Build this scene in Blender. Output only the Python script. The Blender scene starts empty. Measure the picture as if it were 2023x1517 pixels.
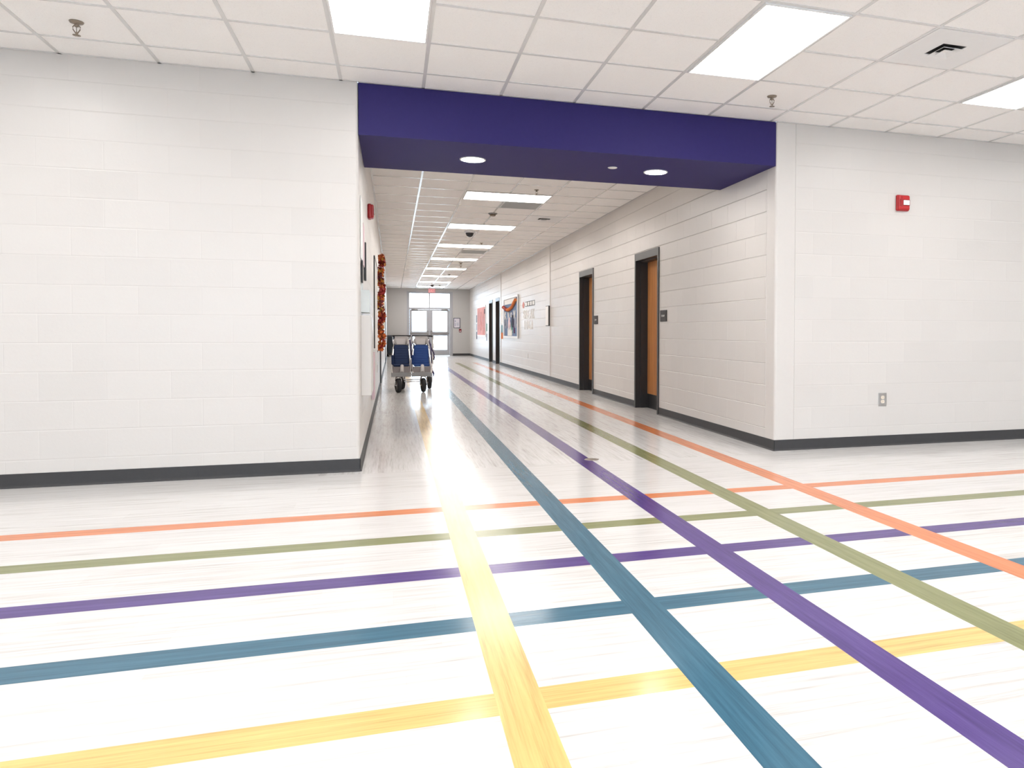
import bpy, bmesh, math, random
from mathutils import Vector, Matrix, Euler
random.seed(7)
PI = math.pi
scene = bpy.context.scene
COL = scene.collection

# ------------------------------------------------------------------ dimensions (metres)
H = 3.008            # ceiling height
D = 6.045            # plane of the two front walls
XL, XR = -0.249, 3.354   # corridor side walls
YF = 34.0            # far end wall
RX0, RX1, RY0 = -7.2, 10.2, -8.6   # lobby extents
GX0, GY0, T = 0.2376, 5.700, 0.6096   # lobby ceiling grid
CX0, CT = 0.352, 0.605              # corridor ceiling grid across
CY0, CTY = 10.21, 0.624             # corridor ceiling grid along

# ------------------------------------------------------------------ node helpers
class NT:
    def __init__(s, name):
        s.m = bpy.data.materials.new(name); s.m.use_nodes = True
        s.t = s.m.node_tree; s.n = s.t.nodes; s.l = s.t.links
        s.b = s.n['Principled BSDF']
    def node(s, typ, **kw):
        n = s.n.new(typ)
        for k, v in kw.items(): setattr(n, k, v)
        return n
    def link(s, a, b): s.l.new(a, b)
    def math(s, op, a, b=None, c=None):
        n = s.node('ShaderNodeMath', operation=op)
        for i, v in enumerate((a, b, c)):
            if v is None: continue
            if isinstance(v, (int, float)): n.inputs[i].default_value = v
            else: s.link(v, n.inputs[i])
        return n.outputs[0]
    def maprange(s, v, a, b, c, d, smooth=False):
        n = s.node('ShaderNodeMapRange', interpolation_type='SMOOTHSTEP' if smooth else 'LINEAR')
        s.link(v, n.inputs[0])
        for i, x in enumerate((a, b, c, d)): n.inputs[i + 1].default_value = x
        return n.outputs[0]
    def coords(s):
        tc = s.node('ShaderNodeTexCoord'); sp = s.node('ShaderNodeSeparateXYZ')
        s.link(tc.outputs['Object'], sp.inputs[0]); return tc.outputs['Object'], sp.outputs
    def mapping(s, vec, scale, loc=(0, 0, 0), rot=(0, 0, 0)):
        n = s.node('ShaderNodeMapping'); s.link(vec, n.inputs['Vector'])
        n.inputs['Scale'].default_value = scale; n.inputs['Location'].default_value = loc; n.inputs['Rotation'].default_value = rot
        return n.outputs[0]
    def noise(s, vec, scale, detail=3, rough=.5):
        n = s.node('ShaderNodeTexNoise'); s.link(vec, n.inputs['Vector'])
        n.inputs['Scale'].default_value = scale; n.inputs['Detail'].default_value = detail; n.inputs['Roughness'].default_value = rough
        return n.outputs['Fac']
    def ramp(s, fac, stops):
        n = s.node('ShaderNodeValToRGB'); s.link(fac, n.inputs[0]); e = n.color_ramp.elements
        while len(e) < len(stops): e.new(.5)
        for el, (p, c) in zip(e, stops): el.position = p; el.color = (*c, 1)
        return n.outputs[0]
    def mix(s, fac, a, b, blend='MIX'):
        n = s.node('ShaderNodeMix', data_type='RGBA', blend_type=blend)
        for sock, v in ((n.inputs[0], fac), (n.inputs[6], a), (n.inputs[7], b)):
            if isinstance(v, (int, float)): sock.default_value = v
            elif isinstance(v, tuple): sock.default_value = (*v, 1)
            else: s.link(v, sock)
        return n.outputs[2]
    def bump(s, h, strength, dist, prev=None):
        n = s.node('ShaderNodeBump'); s.link(h, n.inputs['Height'])
        n.inputs['Strength'].default_value = strength; n.inputs['Distance'].default_value = dist
        if prev is not None: s.link(prev, n.inputs['Normal'])
        return n.outputs[0]
    def set(s, **kw):
        for k, v in kw.items():
            k = k.replace('_', ' ')
            if isinstance(v, (int, float)): s.b.inputs[k].default_value = v
            elif isinstance(v, tuple): s.b.inputs[k].default_value = (*v, 1)
            else: s.link(v, s.b.inputs[k])
        return s

def plain(name, col, rough=.5, metal=0., var=.06, scale=18., emit=None, estr=0., bump=0., spec=None):
    """simple procedural material: base colour with a faint noise mottling"""
    n = NT(name); v, _ = n.coords()
    f = n.noise(v, scale, 3)
    c = n.mix(f, tuple(max(0, x * (1 - var)) for x in col), tuple(min(1, x * (1 + var)) for x in col))
    n.set(Base_Color=c, Roughness=rough, Metallic=metal)
    if bump: n.set(Normal=n.bump(f, bump, .002))
    if spec is not None: n.b.inputs['Specular IOR Level'].default_value = spec
    if emit: n.set(Emission_Color=emit, Emission_Strength=estr)
    return n.m

PAINT = (.675, .638, .606)
def block_wall(name, axis, uoff=0.0, bs=.38, bd=.004, v0=.05, v1=.6, dk=.07):
    n = NT(name); v, xyz = n.coords()
    u = xyz[0] if axis == 'x' else xyz[1]; z = xyz[2]
    zr = n.math('DIVIDE', n.math('ADD', z, .0124), .2032)
    row = n.math('FLOOR', zr); fz = n.math('SUBTRACT', zr, row)
    dup = n.math('MULTIPLY', fz, .2032); dlo = n.math('MULTIPLY', n.math('SUBTRACT', 1.0, fz), .2032)   # weathered joint: sharp upper lip, sloped lower lip
    ur = n.math('DIVIDE', n.math('ADD', n.math('ADD', u, uoff), n.math('MULTIPLY', n.math('FLOORED_MODULO', row, 2.0), .2032)), .4064)
    fu = n.math('FRACT', ur)
    du = n.math('MULTIPLY', n.math('MINIMUM', fu, n.math('SUBTRACT', 1.0, fu)), .4064)
    jh = n.math('MULTIPLY', n.maprange(dup, -.0015, .0042, 0, 1, True), n.maprange(dlo, .0, .0085, 0, 1, True)); jv = n.maprange(du, .0014, .0048, 0, 1, True)
    cell = n.node('ShaderNodeTexWhiteNoise', noise_dimensions='2D')
    cmb = n.node('ShaderNodeCombineXYZ'); n.link(n.math('FLOOR', ur), cmb.inputs[0]); n.link(row, cmb.inputs[1]); n.link(cmb.outputs[0], cell.inputs['Vector'])
    wv = n.maprange(cell.outputs['Value'], 0, 1, v0, v1)         # vertical joints struck to varying depth
    jv2 = n.math('SUBTRACT', 1.0, n.math('MULTIPLY', n.math('SUBTRACT', 1.0, jv), wv))
    h = n.math('MULTIPLY', jh, jv2)
    f1 = n.noise(v, 55, 4, .6); f2 = n.noise(v, 260, 2)
    nb = n.bump(f1, .10, .004)
    nb = n.bump(f2, .06, .0015, nb)
    nb = n.bump(h, bs, bd, nb)
    tone = n.maprange(cell.outputs['Value'], 0, 1, .975, 1.01)
    cc = n.node('ShaderNodeCombineColor')
    for i in range(3): n.link(n.math('MULTIPLY', tone, PAINT[i]), cc.inputs[i])
    col = n.mix(n.maprange(h, 0, 1, dk, 0), cc.outputs[0], (.5, .48, .46))
    n.set(Base_Color=col, Roughness=n.maprange(f1, .3, .7, .28, .42), Normal=nb)
    return n.m

def ceiling_tile(name):
    n = NT(name); v, _ = n.coords()
    f = n.noise(v, 190, 2, .7); g = n.noise(v, 60, 2)
    pits = n.maprange(f, .30, .42, 0, 1)
    col = n.mix(pits, (.84, .81, .785), (.965, .942, .918))
    n.set(Base_Color=col, Roughness=.9, Normal=n.bump(n.math('ADD', pits, n.math('MULTIPLY', g, .4)), .25, .002))
    n.b.inputs['Specular IOR Level'].default_value = .2
    return n.m

def streak_nodes(n, axis):
    v, xyz = n.coords()
    s = (1.6, 42., 1.) if axis == 'x' else (42., 1.6, 1.)
    a = n.noise(n.mapping(v, s), 1.0, 5, .62)
    s2 = (5., 170., 1.) if axis == 'x' else (170., 5., 1.)
    b = n.noise(n.mapping(v, s2, (3, 7, 0)), 1.0, 3, .6)
    return v, xyz, a, b
def plank_joint(n, axis, xyz, w=.1524, l=.9144):
    a = xyz[1] if axis == 'x' else xyz[0]; c = xyz[0] if axis == 'x' else xyz[1]
    ar = n.math('DIVIDE', a, w); row = n.math('FLOOR', ar)
    wn = n.node('ShaderNodeTexWhiteNoise', noise_dimensions='1D'); n.link(row, wn.inputs['W'])
    cr = n.math('ADD', n.math('DIVIDE', c, l), wn.outputs['Value'])
    fa = n.math('FRACT', ar); fc = n.math('FRACT', cr)
    da = n.math('MULTIPLY', n.math('MINIMUM', fa, n.math('SUBTRACT', 1.0, fa)), w)
    dc = n.math('MULTIPLY', n.math('MINIMUM', fc, n.math('SUBTRACT', 1.0, fc)), l)
    j = n.math('MULTIPLY', n.maprange(da, .0002, .0012, 0, 1), n.maprange(dc, .0002, .0012, 0, 1))
    w2 = n.node('ShaderNodeTexWhiteNoise', noise_dimensions='2D'); cm = n.node('ShaderNodeCombineXYZ')
    n.link(row, cm.inputs[0]); n.link(n.math('FLOOR', cr), cm.inputs[1]); n.link(cm.outputs[0], w2.inputs['Vector'])
    return j, w2.outputs['Value']
FLOOR_R = .14; FSPEC = .2
def plank_floor(name, axis):
    n = NT(name); v, xyz, a, b = streak_nodes(n, axis)
    j, wv = plank_joint(n, axis, xyz)
    f = n.math('ADD', n.math('MULTIPLY', a, .72), n.math('MULTIPLY', b, .28))
    f = n.math('ADD', f, n.maprange(wv, 0, 1, -.03, .03))
    col = n.ramp(f, [(.27, (.40, .37, .345)), (.39, (.59, .565, .545)), (.49, (.69, .673, .657)), (.66, (.75, .74, .73))])
    col = n.mix(n.maprange(j, 0, 1, .18, 0), col, (.4, .38, .36))
    n.set(Base_Color=col, Roughness=n.maprange(b, .3, .7, FLOOR_R - .03, FLOOR_R + .05), Normal=n.bump(b, .008, .0008))
    n.b.inputs['Specular IOR Level'].default_value = FSPEC
    return n.m
def stripe_floor(name, axis, c):
    n = NT(name); v, xyz, a, b = streak_nodes(n, axis)
    f = n.math('ADD', n.math('MULTIPLY', a, .7), n.math('MULTIPLY', b, .3))
    lo = tuple(x * .74 for x in c); hi = tuple(min(1, x * 1.16 + .012) for x in c)
    col = n.ramp(f, [(.34, lo), (.5, c), (.68, hi)])
    n.set(Base_Color=col, Roughness=n.maprange(b, .3, .7, FLOOR_R, FLOOR_R + .08), Normal=n.bump(b, .008, .0008))
    n.b.inputs['Specular IOR Level'].default_value = FSPEC
    return n.m
def wood(name):
    n = NT(name); v, _ = n.coords()
    a = n.noise(n.mapping(v, (22, 22, 1.1)), 1.0, 4, .6); b = n.noise(n.mapping(v, (120, 120, 3)), 1.0, 3)
    f = n.math('ADD', n.math('MULTIPLY', a, .75), n.math('MULTIPLY', b, .25))
    n.set(Base_Color=n.ramp(f, [(.3, (.34, .125, .036)), (.5, (.50, .205, .066)), (.72, (.62, .29, .105))]), Roughness=.35)
    return n.m
def glass(name, tint=(1, 1, 1), alpha=.92):
    n = NT(name)
    tr = n.node('ShaderNodeBsdfTransparent'); tr.inputs[0].default_value = (*tint, 1)
    gl = n.node('ShaderNodeBsdfGlossy'); gl.inputs['Roughness'].default_value = .03
    v, _ = n.coords(); f = n.noise(v, 2.0)
    fr = n.node('ShaderNodeFresnel'); fr.inputs[0].default_value = 1.45
    mx = n.node('ShaderNodeMixShader'); n.link(n.math('ADD', fr.outputs[0], n.math('MULTIPLY', f, .01)), mx.inputs[0])
    n.link(tr.outputs[0], mx.inputs[1]); n.link(gl.outputs[0], mx.inputs[2])
    n.link(mx.outputs[0], n.n['Material Output'].inputs[0])
    return n.m
def quilt(name, c):
    n = NT(name); v, xyz = n.coords()
    f = n.noise(v, 60, 3)
    zf = n.math('FRACT', n.math('MULTIPLY', xyz[2], 22.0))
    d = n.math('ABSOLUTE', n.math('SUBTRACT', zf, .5))
    seam = n.maprange(d, .38, .5, 1, 0, True)
    col = n.mix(f, tuple(x * .85 for x in c), tuple(x * 1.15 for x in c))
    n.set(Base_Color=col, Roughness=.75, Normal=n.bump(seam, .8, .012))
    return n.m
def emitter(name, c, s):
    n = NT(name); v, _ = n.coords(); f = n.noise(v, 30, 2)
    n.set(Base_Color=(.9, .9, .9), Roughness=.4, Emission_Color=c)
    n.set(Emission_Strength=n.maprange(f, 0, 1, s * .98, s * 1.02))
    return n.m

LS = 11.0     # lobby lamps
CS = 19.5     # corridor lamps
M = dict(
    wall_x=block_wall('painted_block_across', 'x', .12, .34, .004, .03, .38), wall_y=block_wall('painted_block_along', 'y', .06, .8, .006, .04, .6, .0),
    paint=plain('smooth_wall_paint', PAINT, .34, var=.015, scale=40, bump=.05),
    farwall=plain('far_wall_paint', (.52, .50, .48), .5, var=.02),
    tile=ceiling_tile('ceiling_tile'), tbar=plain('white_grid_steel', (.72, .705, .695), .16, var=.02),
    purple=plain('purple_paint', (.029, .021, .128), .6, var=.06, scale=30, bump=.05, spec=.25),
    base=plain('charcoal_rubber', (.052, .051, .053), .5, var=.1, scale=25, spec=.3),
    fx=plank_floor('pale_plank_across', 'x'), fy=plank_floor('pale_plank_along', 'y'),
    frame=plain('charcoal_frame', (.028, .0265, .027), .38, var=.1, spec=.5), frame_dark=plain('dark_bronze', (.012, .010, .010), .4),
    kick=plain('black_kick', (.015, .014, .015), .35), wood=wood('honey_wood'),
    steel=plain('brushed_steel', (.55, .54, .53), .3, 1., var=.08), chrome=plain('chrome', (.75, .74, .74), .18, 1.),
    alum=plain('clear_aluminium', (.42, .42, .44), .45, .2, var=.04),
    greyalu=plain('grey_aluminium', (.26, .25, .245), .45, .3), brass=plain('dull_brass', (.30, .25, .20), .35, .8),
    red=plain('alarm_red', (.50, .013, .018), .3, var=.08), darkred=plain('dark_red', (.20, .006, .01), .4),
    maroon=plain('maroon', (.22, .012, .02), .4),
    white=plain('white_plastic', (.84, .83, .82), .4, var=.02), cream=plain('cream_plastic', (.80, .70, .58), .4, var=.02),
    paper=plain('white_paper', (.92, .915, .905), .7, var=.03), pinkp=plain('pink_paper', (.76, .36, .34), .8, var=.1),
    lilac=plain('lilac_paper', (.70, .66, .71), .8), palepink=plain('pale_pink_paper', (.78, .60, .64), .8, var=.06),
    creamp=plain('cream_paper', (.80, .72, .52), .8, var=.05), bluep=plain('blue_paper', (.16, .24, .40), .8, var=.1),
    navyp=plain('navy_paper', (.018, .024, .06), .8), purplep=plain('plum_paper', (.09, .025, .11), .8),
    greyp=plain('grey_blue_paper', (.30, .33, .42), .8, var=.1), greenp=plain('green_paper', (.10, .30, .22), .8, var=.1),
    orangep=plain('orange_paper', (.72, .20, .05), .8, var=.12), tealp=plain('teal_paper', (.20, .34, .40), .8),
    black=plain('black_ink', (.012, .012, .014), .5), lens=plain('clear_lens', (.86, .88, .90), .12),
    sign=plain('dark_sign', (.040, .033, .032), .5, spec=.25), dome=plain('smoked_dome', (.012, .012, .014), .08),
    grille=plain('grey_grille', (.60, .61, .60), .5), grille2=plain('grille_core', (.36, .37, .365), .6), duct_shade=plain('duct_shade_black', (.01, .01, .01), .8),
    tyre=plain('black_tyre', (.012, .012, .013), .65, var=.2), quilt=quilt('blue_quilt', (.004, .040, .185)), quilt_navy=quilt('navy_quilt', (.002, .017, .070)),
    headrest=plain('grey_headrest', (.46, .43, .42), .7), greyfab=plain('grey_fabric', (.16, .14, .14), .8, var=.15, scale=60),
    strap=plain('purple_strap', (.035, .02, .08), .7), foam=plain('black_foam', (.012, .012, .014), .7),
    slate=plain('slate_plastic', (.022, .029, .038), .55, var=.1, spec=.3), slate2=plain('light_slate', (.06, .07, .085), .5, spec=.3),
    stem=plain('twig', (.10, .05, .02), .8),
    leafr=plain('red_leaf', (.30, .018, .016), .6, var=.3, scale=60), leafo=plain('orange_leaf', (.56, .125, .018), .6, var=.3, scale=60),
    leafy=plain('gold_leaf', (.48, .24, .035), .6, var=.3, scale=60), leafb=plain('maroon_leaf', (.12, .010, .018), .6, var=.3, scale=60),
    glass=glass('window_glass'), rackp=plain('pale_plastic', (.66, .70, .70), .5, spec=.2),
    lamp_l=emitter('lobby_lamp', (1.0, .985, .965), LS), lamp_c=emitter('corridor_lamp', (1.0, .955, .905), CS),
    lamp_d=emitter('downlight_lamp', (1.0, .97, .93), 135.0),
    exit_red=emitter('exit_letters', (1.0, .045, .055), .9), exit_face=plain('exit_face', (.78, .36, .36), .4),
    ground=plain('concrete_apron', (.72, .71, .69), .9, var=.08, scale=3),
    grass=plain('lawn', (.18, .30, .09), .95, var=.3, scale=4),
)
SC = dict(orange=(.66, .225, .098), green=(.235, .245, .118), purple=(.088, .050, .215), blue=(.052, .142, .208), yellow=(.70, .49, .19))
for k, c in SC.items():
    M['sx_' + k] = stripe_floor(k + '_plank_across', 'x', c); M['sy_' + k] = stripe_floor(k + '_plank_along', 'y', c)

# ------------------------------------------------------------------ mesh builder
class MB:
    def __init__(s): s.bm = bmesh.new(); s.mi = 0
    def mat(s, i): s.mi = i; return s
    def face(s, pts):
        f = s.bm.faces.new([s.bm.verts.new(p) for p in pts]); f.material_index = s.mi; return f
    def box(s, x0, x1, y0, y1, z0, z1, bevel=0., seg=2, rot=None, at=None):
        t = bmesh.new()
        bmesh.ops.create_cube(t, size=1)
        for v in t.verts: v.co = Vector(((x0 + x1) / 2 + v.co.x * (x1 - x0), (y0 + y1) / 2 + v.co.y * (y1 - y0), (z0 + z1) / 2 + v.co.z * (z1 - z0)))
        if bevel: bmesh.ops.bevel(t, geom=t.edges[:], offset=bevel, segments=seg, affect='EDGES', profile=.5)
        s.take(t, rot, at); return s
    def take(s, t, rot=None, at=None):
        if rot is not None:
            m = Euler(rot).to_matrix().to_4x4()
            if at is not None: m = Matrix.Translation(at) @ m
            bmesh.ops.transform(t, matrix=m, verts=t.verts)
        vm = {v: s.bm.verts.new(v.co) for v in t.verts}
        for f in t.faces:
            g = s.bm.faces.new([vm[v] for v in f.verts]); g.material_index = s.mi; g.smooth = f.smooth
        t.free()
    def prism(s, pts, axis, a, b):
        """extrude a 2-D outline along an axis: 'y' -> pts are (x,z); 'x' -> (y,z); 'z' -> (x,y)"""
        def P(p, d): return {'y': (p[0], d, p[1]), 'x': (d, p[0], p[1]), 'z': (p[0], p[1], d)}[axis]
        A = [s.bm.verts.new(P(p, a)) for p in pts]; B = [s.bm.verts.new(P(p, b)) for p in pts]
        n = len(pts); fs = [s.bm.faces.new(A), s.bm.faces.new(B[::-1])]
        for i in range(n): fs.append(s.bm.faces.new((A[i], B[i], B[(i + 1) % n], A[(i + 1) % n])))
        for f in fs: f.material_index = s.mi
        return s
    def tube(s, pts, r, n=10, caps=True):
        pts = [Vector(p) for p in pts]; rr = r if isinstance(r, (list, tuple)) else [r] * len(pts)
        rings = []; up = Vector((0, 0, 1))
        for i, p in enumerate(pts):
            d = (pts[min(i + 1, len(pts) - 1)] - pts[max(i - 1, 0)]).normalized()
            u = d.cross(up)
            if u.length < 1e-3: u = d.cross(Vector((1, 0, 0)))
            u.normalize(); w = u.cross(d)
            rings.append([s.bm.verts.new(p + rr[i] * (math.cos(2 * PI * k / n) * u + math.sin(2 * PI * k / n) * w)) for k in range(n)])
        for a, b in zip(rings, rings[1:]):
            for k in range(n):
                f = s.bm.faces.new((a[k], a[(k + 1) % n], b[(k + 1) % n], b[k])); f.smooth = True; f.material_index = s.mi
        if caps:
            for q in (rings[0][::-1], rings[-1]): f = s.bm.faces.new(q); f.material_index = s.mi
        return s
    def lathe(s, prof, c, axis='z', n=24, smooth=True):
        """prof: (radius, height) pairs about axis through c"""
        def P(r, h, a):
            x, y = r * math.cos(a), r * math.sin(a)
            v = {'z': (x, y, h), 'x': (h, x, y), 'y': (x, h, y)}[axis]
            return Vector(c) + Vector(v)
        rings = []
        for r, h in prof:
            if r < 1e-6: rings.append([s.bm.verts.new(P(0, h, 0))])
            else: rings.append([s.bm.verts.new(P(r, h, 2 * PI * k / n)) for k in range(n)])
        for a, b in zip(rings, rings[1:]):
            for k in range(n):
                q = [a[k % len(a)], a[(k + 1) % len(a)], b[(k + 1) % len(b)], b[k % len(b)]]
                q = list(dict.fromkeys(q))
                if len(q) > 2: f = s.bm.faces.new(q); f.smooth = smooth; f.material_index = s.mi
        return s
    def build(s, name, mats, parent=None):
        bmesh.ops.recalc_face_normals(s.bm, faces=s.bm.faces[:])
        me = bpy.data.meshes.new(name); s.bm.to_mesh(me); s.bm.free()
        for m in (mats if isinstance(mats, (list, tuple)) else [mats]): me.materials.append(m)
        o = bpy.data.objects.new(name, me); COL.objects.link(o)
        if parent is not None: o.parent = parent
        return o

def tag(o, label, cat, group=None):
    o['label'] = label; o['category'] = cat
    if group: o['group'] = group
    return o
def thing(name, label, cat, loc, rz=0., group=None):
    o = bpy.data.objects.new(name, None); COL.objects.link(o); o.empty_display_size = .1
    o.location = loc; o.rotation_euler = (0, 0, rz); return tag(o, label, cat, group)
def struct(o): o['kind'] = 'structure'; return o
def copy_tree(o, loc, label, parent=None):
    c = o.copy(); COL.objects.link(c)
    if parent is not None: c.parent = parent
    else: c.location = loc; c['label'] = label
    for ch in list(o.children): copy_tree(ch, None, None, c)
    return c
def text_part(name, s, height, mat, parent, x, y, z, depth=.003, width=None, stretch=None):
    """raised lettering in the local x-z plane, front towards -y"""
    cu = bpy.data.curves.new(name, 'FONT'); cu.body = s; cu.align_x = 'CENTER'; cu.align_y = 'CENTER'; cu.extrude = depth / 2
    tmp = bpy.data.objects.new('tmp', cu); COL.objects.link(tmp)
    dg = bpy.context.evaluated_depsgraph_get(); dg.update()
    me = bpy.data.meshes.new_from_object(tmp.evaluated_get(dg))
    bpy.data.objects.remove(tmp); bpy.data.curves.remove(cu)
    xs = [v.co.x for v in me.vertices]; ys = [v.co.y for v in me.vertices]
    cx, cy = (max(xs) + min(xs)) / 2, (max(ys) + min(ys)) / 2
    k = height / (max(ys) - min(ys)); kx = k if width is None else width / (max(xs) - min(xs))
    for v in me.vertices: v.co = Vector(((v.co.x - cx) * kx, -v.co.z, (v.co.y - cy) * k))
    me.materials.clear(); me.materials.append(mat)
    o = bpy.data.objects.new(name, me); COL.objects.link(o)
    if parent is not None: o.parent = parent
    o.location = (x, y, z); return o

# ------------------------------------------------------------------ floor (planks and inlaid stripes are pattern of one surface)
XS = [('orange', 4.538, 4.668), ('green', 3.922, 4.055), ('purple', 3.309, 3.446), ('blue', 2.688, 2.828), ('yellow', 2.071, 2.206)]
YS = [('orange', 2.669, 2.826), ('green', 2.068, 2.217), ('purple', 1.472, 1.614), ('blue', .883, 1.025), ('yellow', .286, .424)]
SEAM = 5.93; SEND = 26.2
def build_floor():
    mats = [M['fx'], M['fy']]; idx = {}
    for k in SC:
        idx['x' + k] = len(mats); mats.append(M['sx_' + k]); idx['y' + k] = len(mats); mats.append(M['sy_' + k])
    mb = MB()
    xs = sorted({RX0 - .2, RX1 + .2, XL - .3, XR + .3} | {v for _, a, b in YS for v in (a, b)})
    ys = sorted({RY0 - .2, SEAM, SEND, D + .25, YF + .15} | {v for _, a, b in XS for v in (a, b)})
    for x0, x1 in zip(xs, xs[1:]):
        for y0, y1 in zip(ys, ys[1:]):
            cx, cy = (x0 + x1) / 2, (y0 + y1) / 2
            if cy > D + .25 and not (XL - .3 < cx < XR + .3): continue
            m = 0 if (cy < SEAM or not (XL - .3 < cx < XR + .3)) else 1
            for k, a, b in XS:
                if a < cy < b: m = idx['x' + k]
            for k, a, b in YS:
                if a < cx < b and cy < SEND and cy > RY0: m = idx['y' + k]
            mb.mi = m; mb.face([(x0, y0, 0), (x1, y0, 0), (x1, y1, 0), (x0, y1, 0)])
    bmesh.ops.remove_doubles(mb.bm, verts=mb.bm.verts[:], dist=1e-5)
    return struct(mb.build('floor', mats))
build_floor()

# ------------------------------------------------------------------ ceiling
mb = MB()
mb.face([(RX0, RY0, H), (RX1, RY0, H), (RX1, D + .01, H), (RX0, D + .01, H)])
mb.face([(XL, D + .01, H), (XR, D + .01, H), (XR, YF, H), (XL, YF, H)])
ceil = struct(mb.build('ceiling', M['tile']))
def bars(xl, yl, x0, x1, y0, y1, w=.024, h=.004):
    mb = MB()
    for x in xl: mb.box(x - w / 2, x + w / 2, y0, y1, H - h, H)
    for y in yl: mb.box(x0, x1, y - w / 2, y + w / 2, H - h * .9, H)
    return mb
gx = [GX0 + k * T for k in range(-12, 17) if RX0 < GX0 + k * T < RX1]
gy = [GY0 - k * T for k in range(0, 24) if GY0 - k * T > RY0]
o = bars(gx, gy, RX0, RX1, RY0, D).build('grid', M['tbar'], ceil)
cyl = [CY0 + k * CTY for k in range(-4, 38) if 7.3 < CY0 + k * CTY < YF]
o = bars([CX0 + k * CT for k in range(5)], cyl, XL, XR, 7.24, YF).build('grid', M['tbar'], ceil)
mb = MB()   # wall angle at the ceiling edge
mb.box(RX0, XL - .005, D - .022, D, H - .004, H - .001); mb.box(XR + .005, RX1, D - .022, D, H - .004, H - .001)
mb.box(XL, XR, D - .022, D - .001, H - .004, H - .001)
mb.box(XL, XL + .022, 7.24, YF, H - .004, H - .001); mb.box(XR - .022, XR, 7.24, YF, H - .004, H - .001)
mb.build('edge_angle', M['tbar'], ceil)

# ------------------------------------------------------------------ walls
def wall_cells(mb, axis, plane, back, u0, u1, z0, z1, holes):
    """rectangle of wall with openings: front face, back face and reveals. axis 'x': runs along x at y=plane; 'y': runs along y at x=plane"""
    us = sorted({u0, u1} | {v for h in holes for v in h[:2]}); zs = sorted({z0, z1} | {v for h in holes for v in h[2:]})
    P = (lambda u, d, z: (u, d, z)) if axis == 'x' else (lambda u, d, z: (d, u, z))
    for a, b in zip(us, us[1:]):
        for c, d in zip(zs, zs[1:]):
            cu, cz = (a + b) / 2, (c + d) / 2
            if any(h[0] < cu < h[1] and h[2] < cz < h[3] for h in holes): continue
            for pl in (plane, back): mb.face([P(a, pl, c), P(b, pl, c), P(b, pl, d), P(a, pl, d)])
    for h in holes:
        a, b, c, d = h
        mb.face([P(a, plane, c), P(a, back, c), P(a, back, d), P(a, plane, d)])
        mb.face([P(b, plane, c), P(b, back, c), P(b, back, d), P(b, plane, d)])
        mb.face([P(a, plane, d), P(b, plane, d), P(b, back, d), P(a, back, d)])
    mb.face([P(u0, plane, z1), P(u1, plane, z1), P(u1, back, z1), P(u0, back, z1)])
    mb.face([P(u0, plane, z0), P(u0, back, z0), P(u0, back, z1), P(u0, plane, z1)])
    mb.face([P(u1, plane, z0), P(u1, back, z0), P(u1, back, z1), P(u1, plane, z1)])
TH = .22; RB = .025
def bullnose(mb, cx, cy, a0, a1, strip_x=None):
    n = 8; pts = [(cx + RB * math.cos(a0 + (a1 - a0) * k / n), cy + RB * math.sin(a0 + (a1 - a0) * k / n)) for k in range(n + 1)]
    for p, q in zip(pts, pts[1:]):
        f = mb.face([(*p, 0), (*q, 0), (*q, H), (*p, H)]); f.smooth = True
DOORS_R = [(9.11, 10.11), (12.42, 13.42), (24.15, 25.15), (25.95, 26.95)]
DOORS_L = [(15.30, 16.30), (25.60, 26.60)]
DH = 2.207
def holes(ds): return [(a + .03, b - .03, 0, DH - .03) for a, b in ds]
# lobby wall left of the corridor
mb = MB(); wall_cells(mb, 'x', D, D + TH, RX0, XL - RB, 0, H, [])
mb.mi = 1; bullnose(mb, XL - RB, D + RB, -PI / 2, 0)
struct(mb.build('wall_front_left', [M['wall_x'], M['paint']]))
# lobby wall right of the corridor: a smooth bullnose pier of half a block, then coursed block
mb = MB(); wall_cells(mb, 'x', D, D + TH, XR + .2035, RX1, 0, H, [])
mb.mi = 1
for a, b in ((XR + RB, XR + .197),): mb.face([(a, D, 0), (b, D, 0), (b, D, H), (a, D, H)])
g = .004
for p, q in (((XR + .197, D), (XR + .2002, D + g)), ((XR + .2002, D + g), (XR + .2035, D))): mb.face([(*p, 0), (*q, 0), (*q, H), (*p, H)])
bullnose(mb, XR + RB, D + RB, PI, 1.5 * PI)
struct(mb.build('wall_front_right', [M['wall_x'], M['paint']]))
mb = MB(); wall_cells(mb, 'y', XL, XL - TH, D + RB, YF + .1, 0, H, holes(DOORS_L)); struct(mb.build('wall_left', M['wall_y']))
mb = MB(); wall_cells(mb, 'y', XR, XR + TH, D + .172, YF + .1, 0, H, holes(DOORS_R)); mb.mi = 1
mb.face([(XR, D + RB, 0), (XR, D + .165, 0), (XR, D + .165, H), (XR, D + RB, H)])
for p, q in (((XR, D + .165), (XR + g, D + .1685)), ((XR + g, D + .1685), (XR, D + .172))): mb.face([(*p, 0), (*q, 0), (*q, H), (*p, H)])
struct(mb.build('wall_right', [M['wall_y'], M['paint']]))
FD = (.63, 2.565, 0, 2.85)      # opening of the exit doors
mb = MB(); wall_cells(mb, 'x', YF, YF + TH, XL, XR, 0, H, [FD]); struct(mb.build('wall_far', M['farwall']))
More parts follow.
